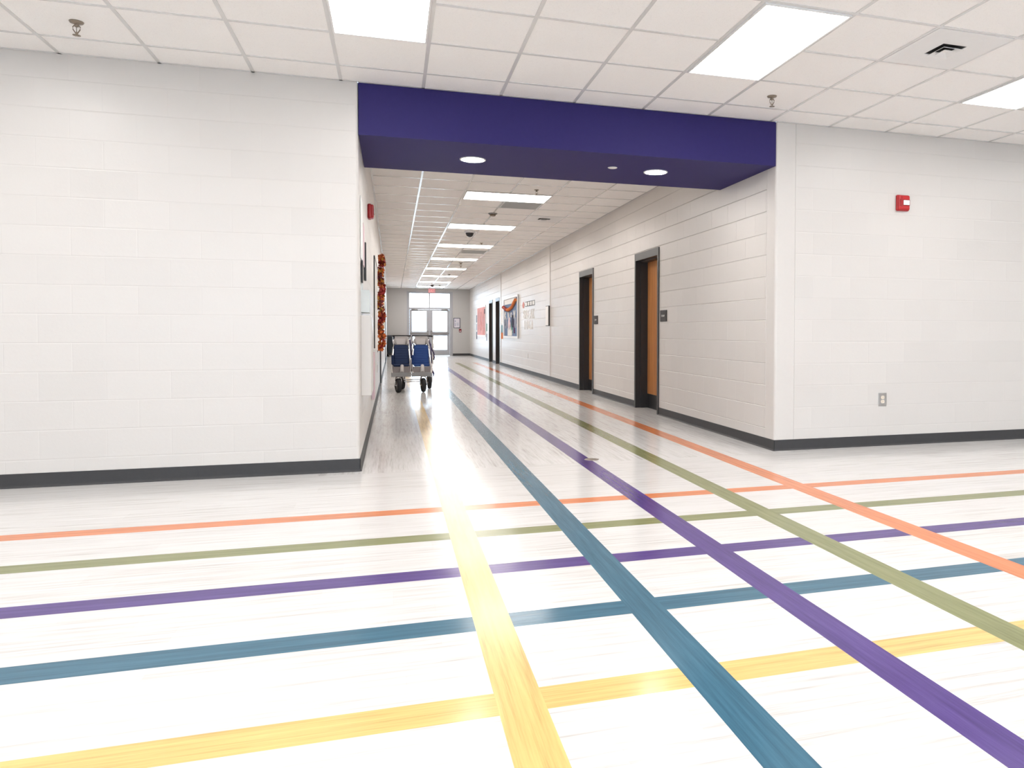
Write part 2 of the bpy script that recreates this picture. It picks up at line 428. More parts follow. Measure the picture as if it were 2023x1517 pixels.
# rest of the lobby, behind and beside the camera; its windows are added for daylight
WIN = [(-6.2, -3.4, .9, 2.55), (-2.6, .2, .9, 2.55), (1.0, 3.8, .9, 2.55), (4.6, 7.4, .9, 2.55)]
mb = MB(); wall_cells(mb, 'x', RY0, RY0 - TH, RX0, RX1, 0, H, WIN); struct(mb.build('wall_rear', M['wall_x']))
WL = [(-6.6, -4.2, .9, 2.4), (-2.8, -.4, .9, 2.4)]
mb = MB(); wall_cells(mb, 'y', RX0, RX0 - TH, RY0, D + .1, 0, H, WL); struct(mb.build('wall_side_left', M['wall_y']))
mb = MB(); wall_cells(mb, 'y', RX1, RX1 + TH, RY0, D + .1, 0, H, []); struct(mb.build('wall_side_right', M['wall_y']))
nwin = [0]
def window(axis, plane, h):  # unseen window, added to brighten the lobby with daylight
    nwin[0] += 1; a, b, c, d = h; mb = MB(); w = .05
    def bx(m, u0, u1, z0, z1, t=.06, off=.1):
        p0, p1 = sorted((plane + off * sgn - t / 2, plane + off * sgn + t / 2))
        if axis == 'x': m.box(u0, u1, p0, p1, z0, z1)
        else: m.box(p0, p1, u0, u1, z0, z1)
    sgn = -1
    bx(mb, a, a + w, c, d); bx(mb, b - w, b, c, d); bx(mb, a + w, b - w, c, c + w); bx(mb, a + w, b - w, d - w, d); bx(mb, (a + b) / 2 - w / 2, (a + b) / 2 + w / 2, c + w, d - w)
    f = struct(mb.build('window_%d' % nwin[0], M['alum']))
    g = MB(); bx(g, a + w, b - w, c + w, d - w, .008); g.build('pane', M['glass'], f)
for h in WIN: window('x', RY0, h)
for h in WL: window('y', RX0, h)

# purple header over the corridor mouth
ZS = 2.607; HB = 7.24
mb = MB(); mb.box(XL + .002, XR - .002, D + .004, HB, ZS, H - .004)
struct(mb.build('wall_header', M['purple']))

# pilaster strips on the right corridor wall
for i, (a, b) in enumerate(((16.10, 16.42), (23.86, 24.10))):
    mb = MB(); mb.box(XR - .012, XR + .02, a, b, .1, H, .004); struct(mb.build('trim_%d' % (i + 1), M['paint']))

# baseboards
def cove(mb, axis, plane, s, a, b, h=.099):
    """s: side the room lies on (+1/-1 along the wall normal)"""
    prof = [(0, 0), (.013 * s, 0), (.0125 * s, .004), (.0065 * s, .012), (.005 * s, .02), (.005 * s, h - .002), (.003 * s, h), (0, h)]
    pts = [(plane + p, z) for p, z in prof]
    mb.prism(pts, 'y' if axis == 'y' else 'x', a, b) if axis == 'y' else mb.prism(pts, 'x', a, b)
def spans(a, b, ds):
    out = []; c = a
    for d0, d1 in ds: out.append((c, d0 - .001)); c = d1 + .001
    return out + [(c, b)]
mb = MB(); cove(mb, 'x', D, -1, RX0, XL + .004); struct(mb.build('baseboard_front_left', M['base']))
mb = MB(); cove(mb, 'x', D, -1, XR - .004, RX1); struct(mb.build('baseboard_front_right', M['base']))
mb = MB()
for a, b in spans(D - .005, YF, DOORS_L): cove(mb, 'y', XL, 1, a, b)
struct(mb.build('baseboard_left', M['base']))
mb = MB()
for a, b in spans(D - .005, YF, DOORS_R): cove(mb, 'y', XR, -1, a, b)
struct(mb.build('baseboard_right', M['base']))
mb = MB(); cove(mb, 'x', YF, -1, XL, FD[0] - .001); cove(mb, 'x', YF, -1, FD[1] + .001, XR); struct(mb.build('baseboard_far', M['base']))

# ------------------------------------------------------------------ doors
ndoor = [0]
def classroom_door(x, s, y0, y1, leaf_depth=.165, lm='wood'):
    """hollow metal frame and wood leaf; s = direction from the corridor into the wall"""
    ndoor[0] += 1; fw = .05; hd = .102; pr = .014
    X = lambda d: x + s * d
    def bx(m, d0, d1, a, b, c, e, bev=.0):
        p, q = sorted((X(d0), X(d1))); m.box(p, q, a, b, c, e, bev)
    mb = MB()
    mb.mi = 0
    bx(mb, -pr, .001, y0, y0 + fw, 0, DH); bx(mb, -pr, .001, y1 - fw, y1, 0, DH); bx(mb, -pr, .001, y0 + fw, y1 - fw, DH - hd, DH)
    bx(mb, 0, TH - .005, y0 + .03, y0 + fw, 0, DH - .03); bx(mb, 0, TH - .005, y1 - fw, y1 - .03, 0, DH - .03); bx(mb, 0, TH - .005, y0 + fw, y1 - fw, DH - hd, DH - .03)
    ls = .016  # stop
    bx(mb, .06, leaf_depth, y0 + fw, y0 + fw + ls, 0, DH - hd - ls); bx(mb, .06, leaf_depth, y1 - fw - ls, y1 - fw, 0, DH - hd - ls); bx(mb, .06, leaf_depth, y0 + fw, y1 - fw, DH - hd - ls, DH - hd)
    root = bpy.data.objects.new('door_%d' % ndoor[0], None); COL.objects.link(root); struct(root)
    mb.build('door_frame', M['frame'], root)
    lf = MB(); bx(lf, leaf_depth, leaf_depth + .045, y0 + fw + .0005, y1 - fw - .0005, .0015, DH - hd - .0005); leaf = lf.build('door_leaf', M[lm], root)
    k = MB(); bx(k, leaf_depth - .003, leaf_depth, y0 + fw + .002, y1 - fw - .002, .002, .205); k.build('kick_plate', M['kick'], leaf)
    hh = MB(); yh = y0 + fw + .085
    hh.lathe([(0, 0), (.03, 0), (.03, .012), (0, .012)], (X(leaf_depth - .012), yh, .98), 'x', 18)
    hh.tube([(X(leaf_depth - .01), yh, .98), (X(leaf_depth - .05), yh, .98), (X(leaf_depth - .055), yh + .02, .98), (X(leaf_depth - .055), yh + .11, .98)], .009, 8)
    hh.build('door_handle', M['steel'], leaf)
    return root
for a, b in DOORS_R: classroom_door(XR, 1, a, b)
for a, b in DOORS_L: classroom_door(XL, -1, a, b)

# exit doors at the far end
ndoor[0] += 1
root = bpy.data.objects.new('door_%d' % ndoor[0], None); COL.objects.link(root); struct(root)
x0, x1, _, zt = FD
y = YF + .03
mb = MB()
mb.box(x0, x0 + .085, y, y + .11, 0, zt); mb.box(x1 - .105, x1, y, y + .11, 0, zt); mb.box(x0 + .085, x1 - .105, y, y + .11, zt - .055, zt)
mb.box(x0 + .085, x1 - .105, y, y + .11, 2.075, 2.165); mb.box(1.548, 1.612, y, y + .11, 2.165, zt - .055)
mb.box(1.558, 1.602, y - .005, y + .105, 0, 2.075)
mb.box(x0 - .03, x0, YF - .012, YF, 0, zt + .03); mb.box(x1, x1 + .03, YF - .012, YF, 0, zt + .03); mb.box(x0, x1, YF - .012, YF, zt, zt + .03)
mb.build('door_frame', M['alum'], root)
mb = MB(); mb.box(x0 + .085, 1.548, y + .05, y + .058, 2.165, zt - .055); mb.build('transom_pane', M['glass'], root)
mb = MB(); mb.box(1.612, x1 - .105, y + .05, y + .058, 2.165, zt - .055); mb.build('transom_pane', M['glass'], root)
for a, b, hs in ((.718, 1.556, 1), (1.604, 2.456, 0)):
    mb = MB(); yy = y + .03
    mb.box(a, a + .108, yy, yy + .045, .01, 2.07); mb.box(b - .108, b, yy, yy + .045, .01, 2.07)
    mb.box(a + .108, b - .108, yy, yy + .045, 2.0, 2.07); mb.box(a + .108, b - .108, yy, yy + .045, .90, 1.09); mb.box(a + .108, b - .108, yy, yy + .045, .01, .27)
    leaf = mb.build('door_leaf', M['alum'], root)
    g = MB(); g.box(a + .108, b - .108, yy + .02, yy + .028, 1.09, 2.0); g.build('pane', M['glass'], leaf)
    g = MB(); g.box(a + .108, b - .108, yy + .02, yy + .028, .27, .90); g.build('pane', M['glass'], leaf)
    p = MB(); p.box(a + .02, b - .02, yy - .06, yy - .02, .985, 1.035, .008)
    xx = b - .05 if hs else a + .05
    p.box(xx - .03, xx + .03, yy - .055, yy, .90, 1.13, .006); xx = a + .04 if hs else b - .04; p.box(xx - .02, xx + .02, yy - .05, yy, .975, 1.045)
    p.build('panic_bar', M['greyalu'], leaf)
    c = MB(); xc = a + .22 if hs else b - .22; c.box(xc - .14, xc + .14, yy - .055, yy, 2.02, 2.075, .006)
    xe = a + .05 if hs else b - .05
    c.tube([(xc, yy - .045, 2.085), ((xc + xe) / 2, yy - .12, 2.085), (xe, yy - .04, 2.09)], .01, 6); c.build('door_closer', M['greyalu'], leaf)

# ------------------------------------------------------------------ ceiling lights
def troffer(label, xa, xb, ya, yb, mat, group):
    t = thing('ceiling_light', label, 'ceiling light', ((xa + xb) / 2, (ya + yb) / 2, H), 0, group)
    w, d = (xb - xa) / 2, (yb - ya) / 2; f = .012
    mb = MB(); h0, h1 = -.014, -.0005
    mb.box(-w, w, -d, -d + f, h0, h1); mb.box(-w, w, d - f, d, h0, h1); mb.box(-w, -w + f, -d + f, d - f, h0, h1); mb.box(w - f, w, -d + f, d - f, h0, h1)
    mb.build('frame', M['white'], t)
    mb = MB(); mb.box(-w + f, w - f, -d + f, d - f, -.011, -.003); mb.build('diffuser', mat, t)
    return t
cols = [GX0 - T + .014 + k * 4 * T for k in range(-2, 4)]
seen = {(2, 0): 'white rectangular ceiling light panel above the left end of the purple header', (3, 0): 'long white ceiling light panel left of the square air diffuser',
        (4, 0): 'white ceiling light panel at the right edge above the red strobe wall', (1, 0): 'lobby ceiling light over the left block wall, out at the upper left'}
for r in range(4):  # rows past the visible one are unseen, put in for their light
    for ci, xa in enumerate(cols):
        yb = GY0 - T - .014 - r * 4 * T
        lb = seen.get((ci, r), 'white rectangular ceiling light panel of the lobby out of view, added for its light')
        troffer(lb, xa, xa + T - .028, yb - 2 * T + .028, yb, M['lamp_l'], 'lobby ceiling lights')
ordn = ['first', 'second', 'third', 'fourth', 'fifth', 'sixth', 'seventh', 'eighth']
for k in range(8):
    ya = CY0 + k * 5 * CTY + .012
    lb = 'white ceiling light across the corridor, %s beyond the purple header' % ordn[k]
    if k == 7: lb = 'white ceiling light across the corridor, farthest one, nearest the exit sign'
    troffer(lb, CX0 + CT + .012, CX0 + 3 * CT - .012, ya, ya + CTY - .024, M['lamp_c'], 'corridor ceiling lights')

def downlight(label, x, y, r):
    t = thing('downlight', label, 'downlight', (x, y, ZS), 0, 'downlights in the purple header')
    MB().lathe([(r * .86, -.001), (r * .88, -.006), (r, -.004), (r, 0)], (0, 0, 0), 'z', 40).build('trim_ring', M['white'], t)
    MB().lathe([(0, -.002), (r * .87, -.0035), (r * .87, -.001), (0, -.0005)], (0, 0, 0), 'z', 40).build('lens', M['lamp_d'], t)
downlight('round recessed downlight in the left part of the purple header', .682, 6.623, .114)
downlight('round recessed downlight in the right part of the purple header', 2.394, 6.62, .115)
o = MB().lathe([(0, -.006), (.038, -.005), (.045, 0), (0, 0)], (0, 0, 0), 'z', 28).build('sprinkler_cover', M['white']); o.location = (1.95, 6.56, ZS)
tag(o, 'small round white cover plate between the two downlights on the purple soffit', 'sprinkler cover')

# ------------------------------------------------------------------ ceiling devices
def sprinkler(label, x, y, s=1.0):
    t = thing('sprinkler', label, 'sprinkler', (x, y, H), 0, 'sprinkler heads'); k = s
    MB().lathe([(.012 * k, -.016 * k), (.016 * k, -.012 * k), (.034 * k, -.008 * k), (.038 * k, -.001), (0, 0)], (0, 0, 0), 'z', 24).build('escutcheon', M['brass'], t)
    mb = MB(); mb.lathe([(0, -.03 * k), (.011 * k, -.03 * k), (.012 * k, -.01 * k), (0, -.01 * k)], (0, 0, 0), 'z', 12)
    for sg in (-1, 1): mb.tube([(sg * .012 * k, 0, -.022 * k), (sg * .019 * k, 0, -.032 * k), (sg * .018 * k, 0, -.046 * k), (sg * .006 * k, 0, -.066 * k), (0, 0, -.07 * k)], .003 * k, 8)
    mb.tube([(0, 0, -.03 * k), (0, 0, -.064 * k)], .002 * k, 6); mb.lathe([(0, -.078 * k), (.007 * k, -.078 * k), (.007 * k, -.062 * k), (0, -.06 * k)], (0, 0, 0), 'z', 10)
    mb.build('frame_arms', M['brass'], t)
    mb = MB()
    for q in range(12):
        a = 2 * PI * q / 12
        mb.prism([(math.cos(a - .18) * .006 * k, math.sin(a - .18) * .006 * k), (math.cos(a - .18) * .021 * k, math.sin(a - .18) * .021 * k), (math.cos(a + .18) * .021 * k, math.sin(a + .18) * .021 * k), (math.cos(a + .18) * .006 * k, math.sin(a + .18) * .006 * k)], 'z', -.081 * k, -.079 * k)
    mb.lathe([(0, -.082 * k), (.012 * k, -.082 * k), (.012 * k, -.078 * k), (0, -.078 * k)], (0, 0, 0), 'z', 12); mb.build('deflector', M['brass'], t)
sprinkler('sprinkler head hanging over the left block wall at upper left', -1.874, 5.396, 1.05)
sprinkler('sprinkler head hanging from the lobby ceiling right of the purple header', 2.957, 5.407, 1.05)
sprinkler('sprinkler head just in front of the first corridor ceiling light', 1.869, 9.89, .85)
sprinkler('sprinkler head just in front of the third corridor ceiling light', 1.844, 16.15)
sprinkler('sprinkler head between the fourth and fifth corridor ceiling lights', 1.818, 20.9, 1.6)
sprinkler('sprinkler head in front of the sixth corridor ceiling light', 1.813, 25.3, 1.3)
sprinkler('farthest sprinkler head, right of the exit sign before the last corridor light', 1.86, 31.3, 1.3)

t = thing('smoke_detector', 'small round smoke detector between the first and second corridor lights', 'smoke detector', (1.56, 12.06, H))
MB().lathe([(.06, -.018), (.072, -.012), (.075, 0), (0, 0)], (0, 0, 0), 'z', 28).build('base', M['greyalu'], t)
MB().lathe([(0, -.05), (.03, -.05), (.045, -.042), (.05, -.018), (0, -.018)], (0, 0, 0), 'z', 28).build('sensor_head', M['brass'], t)
t = thing('dome_camera', 'black dome camera on the corridor ceiling behind the second light', 'camera', (1.415, 14.33, H))
MB().lathe([(.085, -.035), (.10, -.02), (.105, 0), (0, 0)], (0, 0, 0), 'z', 28).build('housing', M['white'], t)
MB().lathe([(0, -.115), (.035, -.108), (.062, -.085), (.076, -.05), (.08, -.03), (0, -.03)], (0, 0, 0), 'z', 28).build('dome', M['dome'], t)
t = thing('ceiling_beacon', 'tiny dark device on the ceiling before the exit sign, left of the last sprinkler', 'smoke detector', (1.56, 31.2, H))
MB().lathe([(.07, -.02), (.085, 0), (0, 0)], (0, 0, 0), 'z', 20).build('base', M['white'], t)
MB().lathe([(0, -.09), (.05, -.08), (.07, -.02), (0, -.02)], (0, 0, 0), 'z', 20).build('dome', M['dome'], t)

def louver(label, xa, ya):
    w, d = CT - .026, CTY - .026
    t = thing('return_grille', label, 'air grille', (xa + CT / 2, ya + CTY / 2, H), 0, 'grey return air grilles')
    mb = MB(); f = .018
    for b in ((-w / 2, w / 2, -d / 2, -d / 2 + f), (-w / 2, w / 2, d / 2 - f, d / 2), (-w / 2, -w / 2 + f, -d / 2 + f, d / 2 - f), (w / 2 - f, w / 2, -d / 2 + f, d / 2 - f)): mb.box(*b, -.010, -.0005)
    mb.build('frame', M['grille'], t)
    mb = MB(); mb.box(-w / 2 + f, w / 2 - f, -d / 2 + f, d / 2 - f, -.002, -.0008); mb.build('backing', M['grille2'], t)
    mb = MB(); n = 24
    for k in range(n):
        yy = -d / 2 + f + (d - 2 * f) * (k + .5) / n; mb.box(-w / 2 + f, w / 2 - f, yy - .0035, yy + .0035, -.009, -.0025)
    mb.build('slats', M['grille'], t)
louver('grey return grille behind the first corridor ceiling light', CX0 + 2 * CT, CY0 + CTY)
louver('grey return grille behind the third corridor ceiling light', CX0 + 2 * CT, CY0 + 12 * CTY)

def diffuser(label, cx, cy, tw, td, s):
    t = thing('air_diffuser', label, 'air vent', (cx, cy, H), 0, 'white square air diffusers')
    mb = MB()
    # panel with a square hole
    for b in ((-tw / 2, tw / 2, -td / 2, -s), (-tw / 2, tw / 2, s, td / 2), (-tw / 2, -s, -s, s), (s, tw / 2, -s, s)): mb.box(*b, -.006, -.0005)
    mb.build('panel', M['white'], t)
    mb = MB(); mb.box(-s, s, -s, s, -.0015, -.0005); mb.build('shade_plate', M['duct_shade'], t)  # flat black plate, the shade inside the duct put into colour
    def ring(a, b, z0, z1):
        m = MB()
        A = [(-a, -a, z0), (a, -a, z0), (a, a, z0), (-a, a, z0)]; B = [(-b, -b, z1), (b, -b, z1), (b, b, z1), (-b, b, z1)]
        for i in range(4): m.face([A[i], A[(i + 1) % 4], B[(i + 1) % 4], B[i]]); 
        for i in range(4):
            p, q = Vector(A[i]), Vector(A[(i + 1) % 4]); u, v = Vector(B[i]), Vector(B[(i + 1) % 4]); dz = Vector((0, 0, .003))
            m.face([p + dz, q + dz, v + dz, u + dz]); m.face([u, v, v + dz, u + dz]); m.face([p, q, q + dz, p + dz])
        return m
    ring(s * .52, s * .86, -.006, -.024).build('vane', M['white'], t)
    m = ring(s * .16, s * .46, -.010, -.026); m.box(-s * .2, s * .2, -s * .2, s * .2, -.012, -.008); m.build('vane', M['white'], t)
diffuser('white air diffuser panel in the lobby ceiling right of the long light', GX0 + 5.5 * T, GY0 - 2.5 * T, T - .028, T - .028, .094)
diffuser('white air diffuser panel in the corridor ceiling right of the smoke detector', CX0 + 3.5 * CT, CY0 + 3.5 * CTY, CT - .028, CTY - .028, .10)

# ------------------------------------------------------------------ wall items.  local x to the right, z up, wall at y=0, front towards -y
ROT = dict(front=0., far=0., left=PI / 2, right=-PI / 2)
def on_wall(name, label, cat, wall, u, z, group=None):
    loc = {'front': (u, D, z), 'far': (u, YF, z), 'left': (XL, u, z), 'right': (XR, u, z)}[wall]
    return thing(name, label, cat, loc, ROT[wall], group)
def strobe(label, wall, u, z, w=.142, h=.154, d=.047):
    t = on_wall('alarm_strobe', label, 'fire alarm', wall, u, z, 'red fire alarm strobes')
    mb = MB(); mb.box(-w / 2, w / 2, -d * .62, 0, -h / 2, h / 2, .014, 3); mb.box(-w / 2 + .006, w / 2 - .006, -d, -d * .4, -h / 2 + .006, h / 2 - .006, .016, 3); mb.build('body', M['red'], t)
    lx0, lx1, lz0, lz1 = -.014, w / 2 - .014, -.022, .022
    mb = MB(); mb.box(lx0 - .006, lx1 + .001, -d - .002, -d + .004, lz0 - .007, lz1 + .006, .002); mb.build('lens_recess', M['darkred'], t)
    mb = MB(); mb.prism([(lx0 + .012, -d - .007), (lx1 - .008, -d - .007), (lx1 - .003, -d), (lx0, -d), (lx0, -d - .003)], 'z', lz0, lz1); mb.build('lens', M['lens'], t)
    mb = MB()
    for k in range(5): mb.box(-w / 2 + .012, -w / 2 + .03, -d - .001, -d + .002, -.032 + k * .014, -.025 + k * .014)
    mb.build('grille', M['darkred'], t)
    mb = MB(); mb.box(-w / 2 + .036, -w / 2 + .042, -d - .0012, -d + .002, -.04, .055); mb.build('stripe', M['maroon'], t)
    return t
strobe('red fire alarm strobe with clear lens on the right front block wall', 'front', 4.711, 2.339)
strobe('red fire alarm strobe on the left corridor wall above the papers', 'left', 8.25, 2.355, d=.062)

def outlet(label, wall, u, z, w=.09, h=.13):
    t = on_wall('power_outlet', label, 'outlet', wall, u, z, 'power outlets')
    mb = MB(); mb.box(-w / 2, w / 2, -.006, 0, -h / 2, h / 2, .0025); mb.build('cover_plate', M['steel'], t)
    for s in (-1, 1):
        mb = MB(); pts = [(.019 * math.cos(a) if abs(math.cos(a)) < .99 else .019 * math.copysign(1, math.cos(a)), max(-.0155, min(.0155, .02 * math.sin(a))) + s * .0205) for a in [2 * PI * k / 20 for k in range(20)]]
        mb.prism(pts, 'y', -.0085, -.004); r = mb.build('receptacle', M['cream'], t)
        mb = MB(); mb.box(-.0075, -.005, -.0088, -.0084, s * .0205, s * .0205 + .008); mb.box(.005, .0075, -.0088, -.0084, s * .0205, s * .0205 + .007); mb.box(-.002, .002, -.0088, -.0084, s * .0205 - .009, s * .0205 - .005); mb.build('slots', M['black'], r)
outlet('steel duplex power outlet low on the right front block wall', 'front', 4.517, .446)
outlet('power outlet low on the right corridor wall below the white paper letters', 'right', 18.93, .465)
outlet('power outlet low on the left corridor wall beyond the pink strip', 'left', 12.9, .47)

def room_sign(label, u, z, s):
    t = on_wall('room_sign', label, 'sign', 'right', u, z, 'dark room signs by the wood doors')
    mb = MB(); mb.box(-.118, .118, -.012, 0, -.074, .074, .006, 2); mb.build('plate', M['sign'], t)
    text_part('lettering', s, .026, M['white'], t, 0, -.0125, 0, .002, .115)
room_sign('dark room sign right of the nearest wood door', 8.94, 1.30, 'STAFF')
room_sign('dark room sign right of the second wood door', 12.245, 1.297, 'STAFF')

# exit sign
t = on_wall('exit_sign', 'lit white exit sign with red letters above the far glass doors', 'exit sign', 'far', 1.678, 2.945)
mb = MB(); mb.box(-.155, .155, -.055, 0, -.125, .06, .008); mb.build('housing', M['exit_face'], t)
text_part('lettering', 'EXIT', .14, M['exit_red'], t, 0, -.0565, -.03, .003, .27)
# evacuation map and pull station
t = on_wall('framed_map', 'black framed notice on the far wall right of the glass doors', 'framed notice', 'far', 2.776, 1.477)
mb = MB(); w, h, f = .292, .456, .022
for b in ((-w / 2, w / 2, h / 2 - f, h / 2), (-w / 2, w / 2, -h / 2, -h / 2 + f), (-w / 2, -w / 2 + f, -h / 2 + f, h / 2 - f), (w / 2 - f, w / 2, -h / 2 + f, h / 2 - f)): mb.box(b[0], b[1], -.02, 0, b[2], b[3])
mb.build('frame', M['navyp'], t)
mb = MB(); mb.box(-w / 2 + f, w / 2 - f, -.01, -.002, -h / 2 + f, h / 2 - f); mb.build('sheet', M['lilac'], t)
mb = MB(); mb.box(-.085, -.055, -.0112, -.0098, -.15, .0); mb.box(-.085, -.05, -.0112, -.0098, .04, .12)
for k in range(5): mb.box(-.02, .09, -.0112, -.0098, -.12 + k * .03, -.108 + k * .03)
mb.build('print', M['greyp'], t)
t = on_wall('pull_station', 'small red fire alarm pull station under the framed notice', 'fire alarm', 'far', 2.92, 1.135)
mb = MB(); mb.box(-.055, .055, -.05, 0, -.07, .07, .01); mb.build('body', M['maroon'], t)
mb = MB(); mb.box(-.035, .035, -.062, -.045, -.035, -.01, .004); mb.build('handle', M['white'], t)

# ---- bulletin board with blue background
t = on_wall('bulletin_board', 'white framed bulletin board with blue backing and an orange swag', 'bulletin board', 'right', 21.74, 1.515)
w, h, f = 2.70, 1.23, .06
mb = MB(); mb.box(-w / 2, w / 2, -.012, 0, -h / 2, h / 2); mb.build('backing', M['bluep'], t)
mb = MB()
for b in ((-w / 2, w / 2, h / 2 - f, h / 2), (-w / 2, w / 2, -h / 2, -h / 2 + f), (-w / 2, -w / 2 + f, -h / 2 + f, h / 2 - f), (w / 2 - f, w / 2, -h / 2 + f, h / 2 - f)): mb.box(b[0], b[1], -.045, -.001, b[2], b[3], .004)
mb.build('frame', M['white'], t)
mb = MB(); mb.box(-1.26, .95, -.020, -.012, .40, .545); mb.build('white_border', M['paper'], t)
mb = MB(); n = 64
pts = []
for k in range(n + 1):
    u = k / n; x = -1.25 + 2.35 * u; z = .34 - .17 * math.sin(PI * min(1, u * 1.02)) + .13 * u; pts.append((x, -.05 - .008 * math.sin(k * 2.1), z))
mb.tube(pts, [.036 + .014 * math.sin(k * 1.9) for k in range(n + 1)], 12); mb.build('swag', M['orangep'], t)
mb = MB(); mb.tube(pts[:22], [.043 + .014 * math.sin(k * 2.2) for k in range(22)], 12); mb.build('swag', M['leafr'], t)
for x, ch in ((-1.0, 'K'), (-.42, 'N'), (.12, 'O'), (.72, 'W')): text_part('letter', ch, (.24 if ch != 'O' else .15), M['paper'], t, x, -.024, .07, .01, .42 if ch in 'KW' else .24)
def cut(pts, mat, d=.022): m = MB(); m.prism(pts, 'y', -d, -.012); m.build('paper_cutout', M[mat], t)
def jacket(x, z, s, mat): cut([(x - .2 * s, z), (x + .2 * s, z), (x + .22 * s, z + .28 * s), (x + .34 * s, z + .05 * s), (x + .42 * s, z + .12 * s), (x + .22 * s, z + .5 * s), (x + .08 * s, z + .55 * s), (x, z + .5 * s), (x - .08 * s, z + .55 * s), (x - .22 * s, z + .5 * s), (x - .42 * s, z + .12 * s), (x - .34 * s, z + .05 * s), (x - .22 * s, z + .28 * s)], mat)
def trousers(x, z, s, mat): cut([(x - .2 * s, z), (x - .06 * s, z), (x, z + .45 * s), (x + .06 * s, z), (x + .2 * s, z), (x + .16 * s, z + .62 * s), (x - .16 * s, z + .62 * s)], mat, .020)
jacket(-.95, -.33, .62, 'greyp'); jacket(-.30, -.33, .62, 'palepink'); jacket(.35, -.30, .66, 'navyp'); jacket(.88, -.32, .6, 'greyp')
trousers(-.2, -.46, .62, 'purplep'); trousers(.22, -.46, .6, 'greenp'); trousers(.66, -.47, .6, 'purplep')
cut([(-1.2, -.24), (-1.02, -.24), (-1.1, .1)], 'navyp'); cut([(1.08, -.2), (1.24, -.2), (1.2, .12), (1.1, .12)], 'navyp')
m = MB(); m.prism([(-.55, -.545), (.25, -.545), (.3, -.36), (.12, -.42), (.0, -.28), (-.12, -.42), (-.24, -.28), (-.36, -.44), (-.52, -.30)], 'y', -.03, -.012); m.build('white_border', M['paper'], t)

# ---- letters and cards on the wall right of the board
def wall_paper(name, label, cat, wall, u, z, w, h, mat, d=.004, group=None):
    m = MB(); m.box(-w / 2, w / 2, -d, 0, -h / 2, h / 2); o = m.build(name, M[mat])
    loc = {'front': (u, D, z), 'far': (u, YF, z), 'left': (XL, u, z), 'right': (XR, u, z)}[wall]
    o.location = (loc[0] + (.003 if wall == 'left' else 0), loc[1], loc[2]); o.rotation_euler = (0, 0, ROT[wall]); return tag(o, label, cat, group)
for i, ch in enumerate('BREAK'):
    o = text_part('paper_letter', ch, .235, M['paper'], None, XR - .004, 19.52 - i * .345, 1.545, .006, .26); o.rotation_euler = (0, 0, -PI / 2)
    tag(o, 'tall white paper letter, %s from the left in the upper row on the corridor wall' % ordn[i], 'letter', 'white paper letters on the corridor wall')
for i, ch in enumerate('IDEA'):
    o = text_part('paper_letter', ch, .225, M['paper'], None, XR - .004, 19.42 - i * .36, 1.265, .006, .24 if ch != 'I' else .07); o.rotation_euler = (0, 0, -PI / 2)
    tag(o, 'tall white paper letter, %s from the left in the lower row on the corridor wall' % ordn[i], 'letter', 'white paper letters on the corridor wall')
for i in range(4):
    t = on_wall('letter_card', 'black bordered white card, %s from the left above the white paper letters' % ordn[i], 'card', 'right', 19.18 - i * .345, 1.812, 'black bordered cards')
    m = MB(); m.box(-.155, .155, -.005, 0, -.065, .065); m.build('border', M['black'], t)
    m = MB(); m.box(-.128, .128, -.0065, -.0045, -.048, .048); m.build('face', M['paper'], t)
m = MB(); m.prism([(.16 * math.cos(a) * (1 if math.sin(a) < .5 else .75), .085 * math.sin(a)) for a in [2 * PI * k / 18 for k in range(18)]], 'y', -.005, 0)
o = m.build('paper_cutout', M['pinkp']); o.location = (XR, 19.62, 1.80); o.rotation_euler = (0, 0, -PI / 2); tag(o, 'round pink paper cutout left of the black bordered cards', 'paper cutout')

# notice on the pilaster strip
t = on_wall('framed_notice', 'white notice in a thick black frame on the narrow wall strip', 'framed notice', 'right', 16.26, 1.447); t.location.x = XR - .012
m = MB(); m.box(-.16, .16, -.03, 0, -.225, .225, .003); m.build('frame', M['black'], t)
m = MB(); m.box(-.152, .145, -.033, -.029, -.212, .212); m.build('sheet', M['paper'], t)

# papers between the board and the third wood door
wall_paper('poster', 'white sheet on the corridor wall just right of the third wood door', 'poster', 'right', 23.72, 1.60, .42, .50, 'paper')
wall_paper('poster', 'teal sheet on the corridor wall below the white sheet', 'poster', 'right', 23.72, 1.18, .42, .24, 'tealp')
wall_paper('poster', 'orange sheet on the corridor wall, lowest beside the third wood door', 'poster', 'right', 23.66, .96, .40, .20, 'orangep')
# pink board beyond the far doors
t = on_wall('bulletin_board', 'pink bulletin board beyond the farthest wood door', 'bulletin board', 'right', 29.35, 1.50)
m = MB(); m.box(-1.36, 1.36, -.02, 0, -.54, .54); m.build('backing', M['pinkp'], t)
m = MB()
for b in ((-1.42, 1.42, .54, .60), (-1.42, 1.42, -.60, -.54), (-1.42, -1.36, -.54, .54), (1.36, 1.42, -.54, .54)): m.box(b[0], b[1], -.024, 0, b[2], b[3])
m.build('frame', M['white'], t)
for k in range(9):
    x = -1.2 + k * .3; z0 = -.46 + .1 * (k % 3)
    m = MB(); m.tube([(x, -.022, z0), (x + .05, -.022, z0 + .25), (x - .03, -.022, z0 + .5), (x + .04, -.022, z0 + .72)], .009, 6); m.build('paper_strip', M['maroon' if k == 4 else 'palepink'], t)
m = MB(); m.lathe([(.06, -.03), (.10, -.03), (.10, -.02), (.06, -.02)], (1.2, 0, .36), 'y', 16); m.build('ribbon', M['navyp'], t)
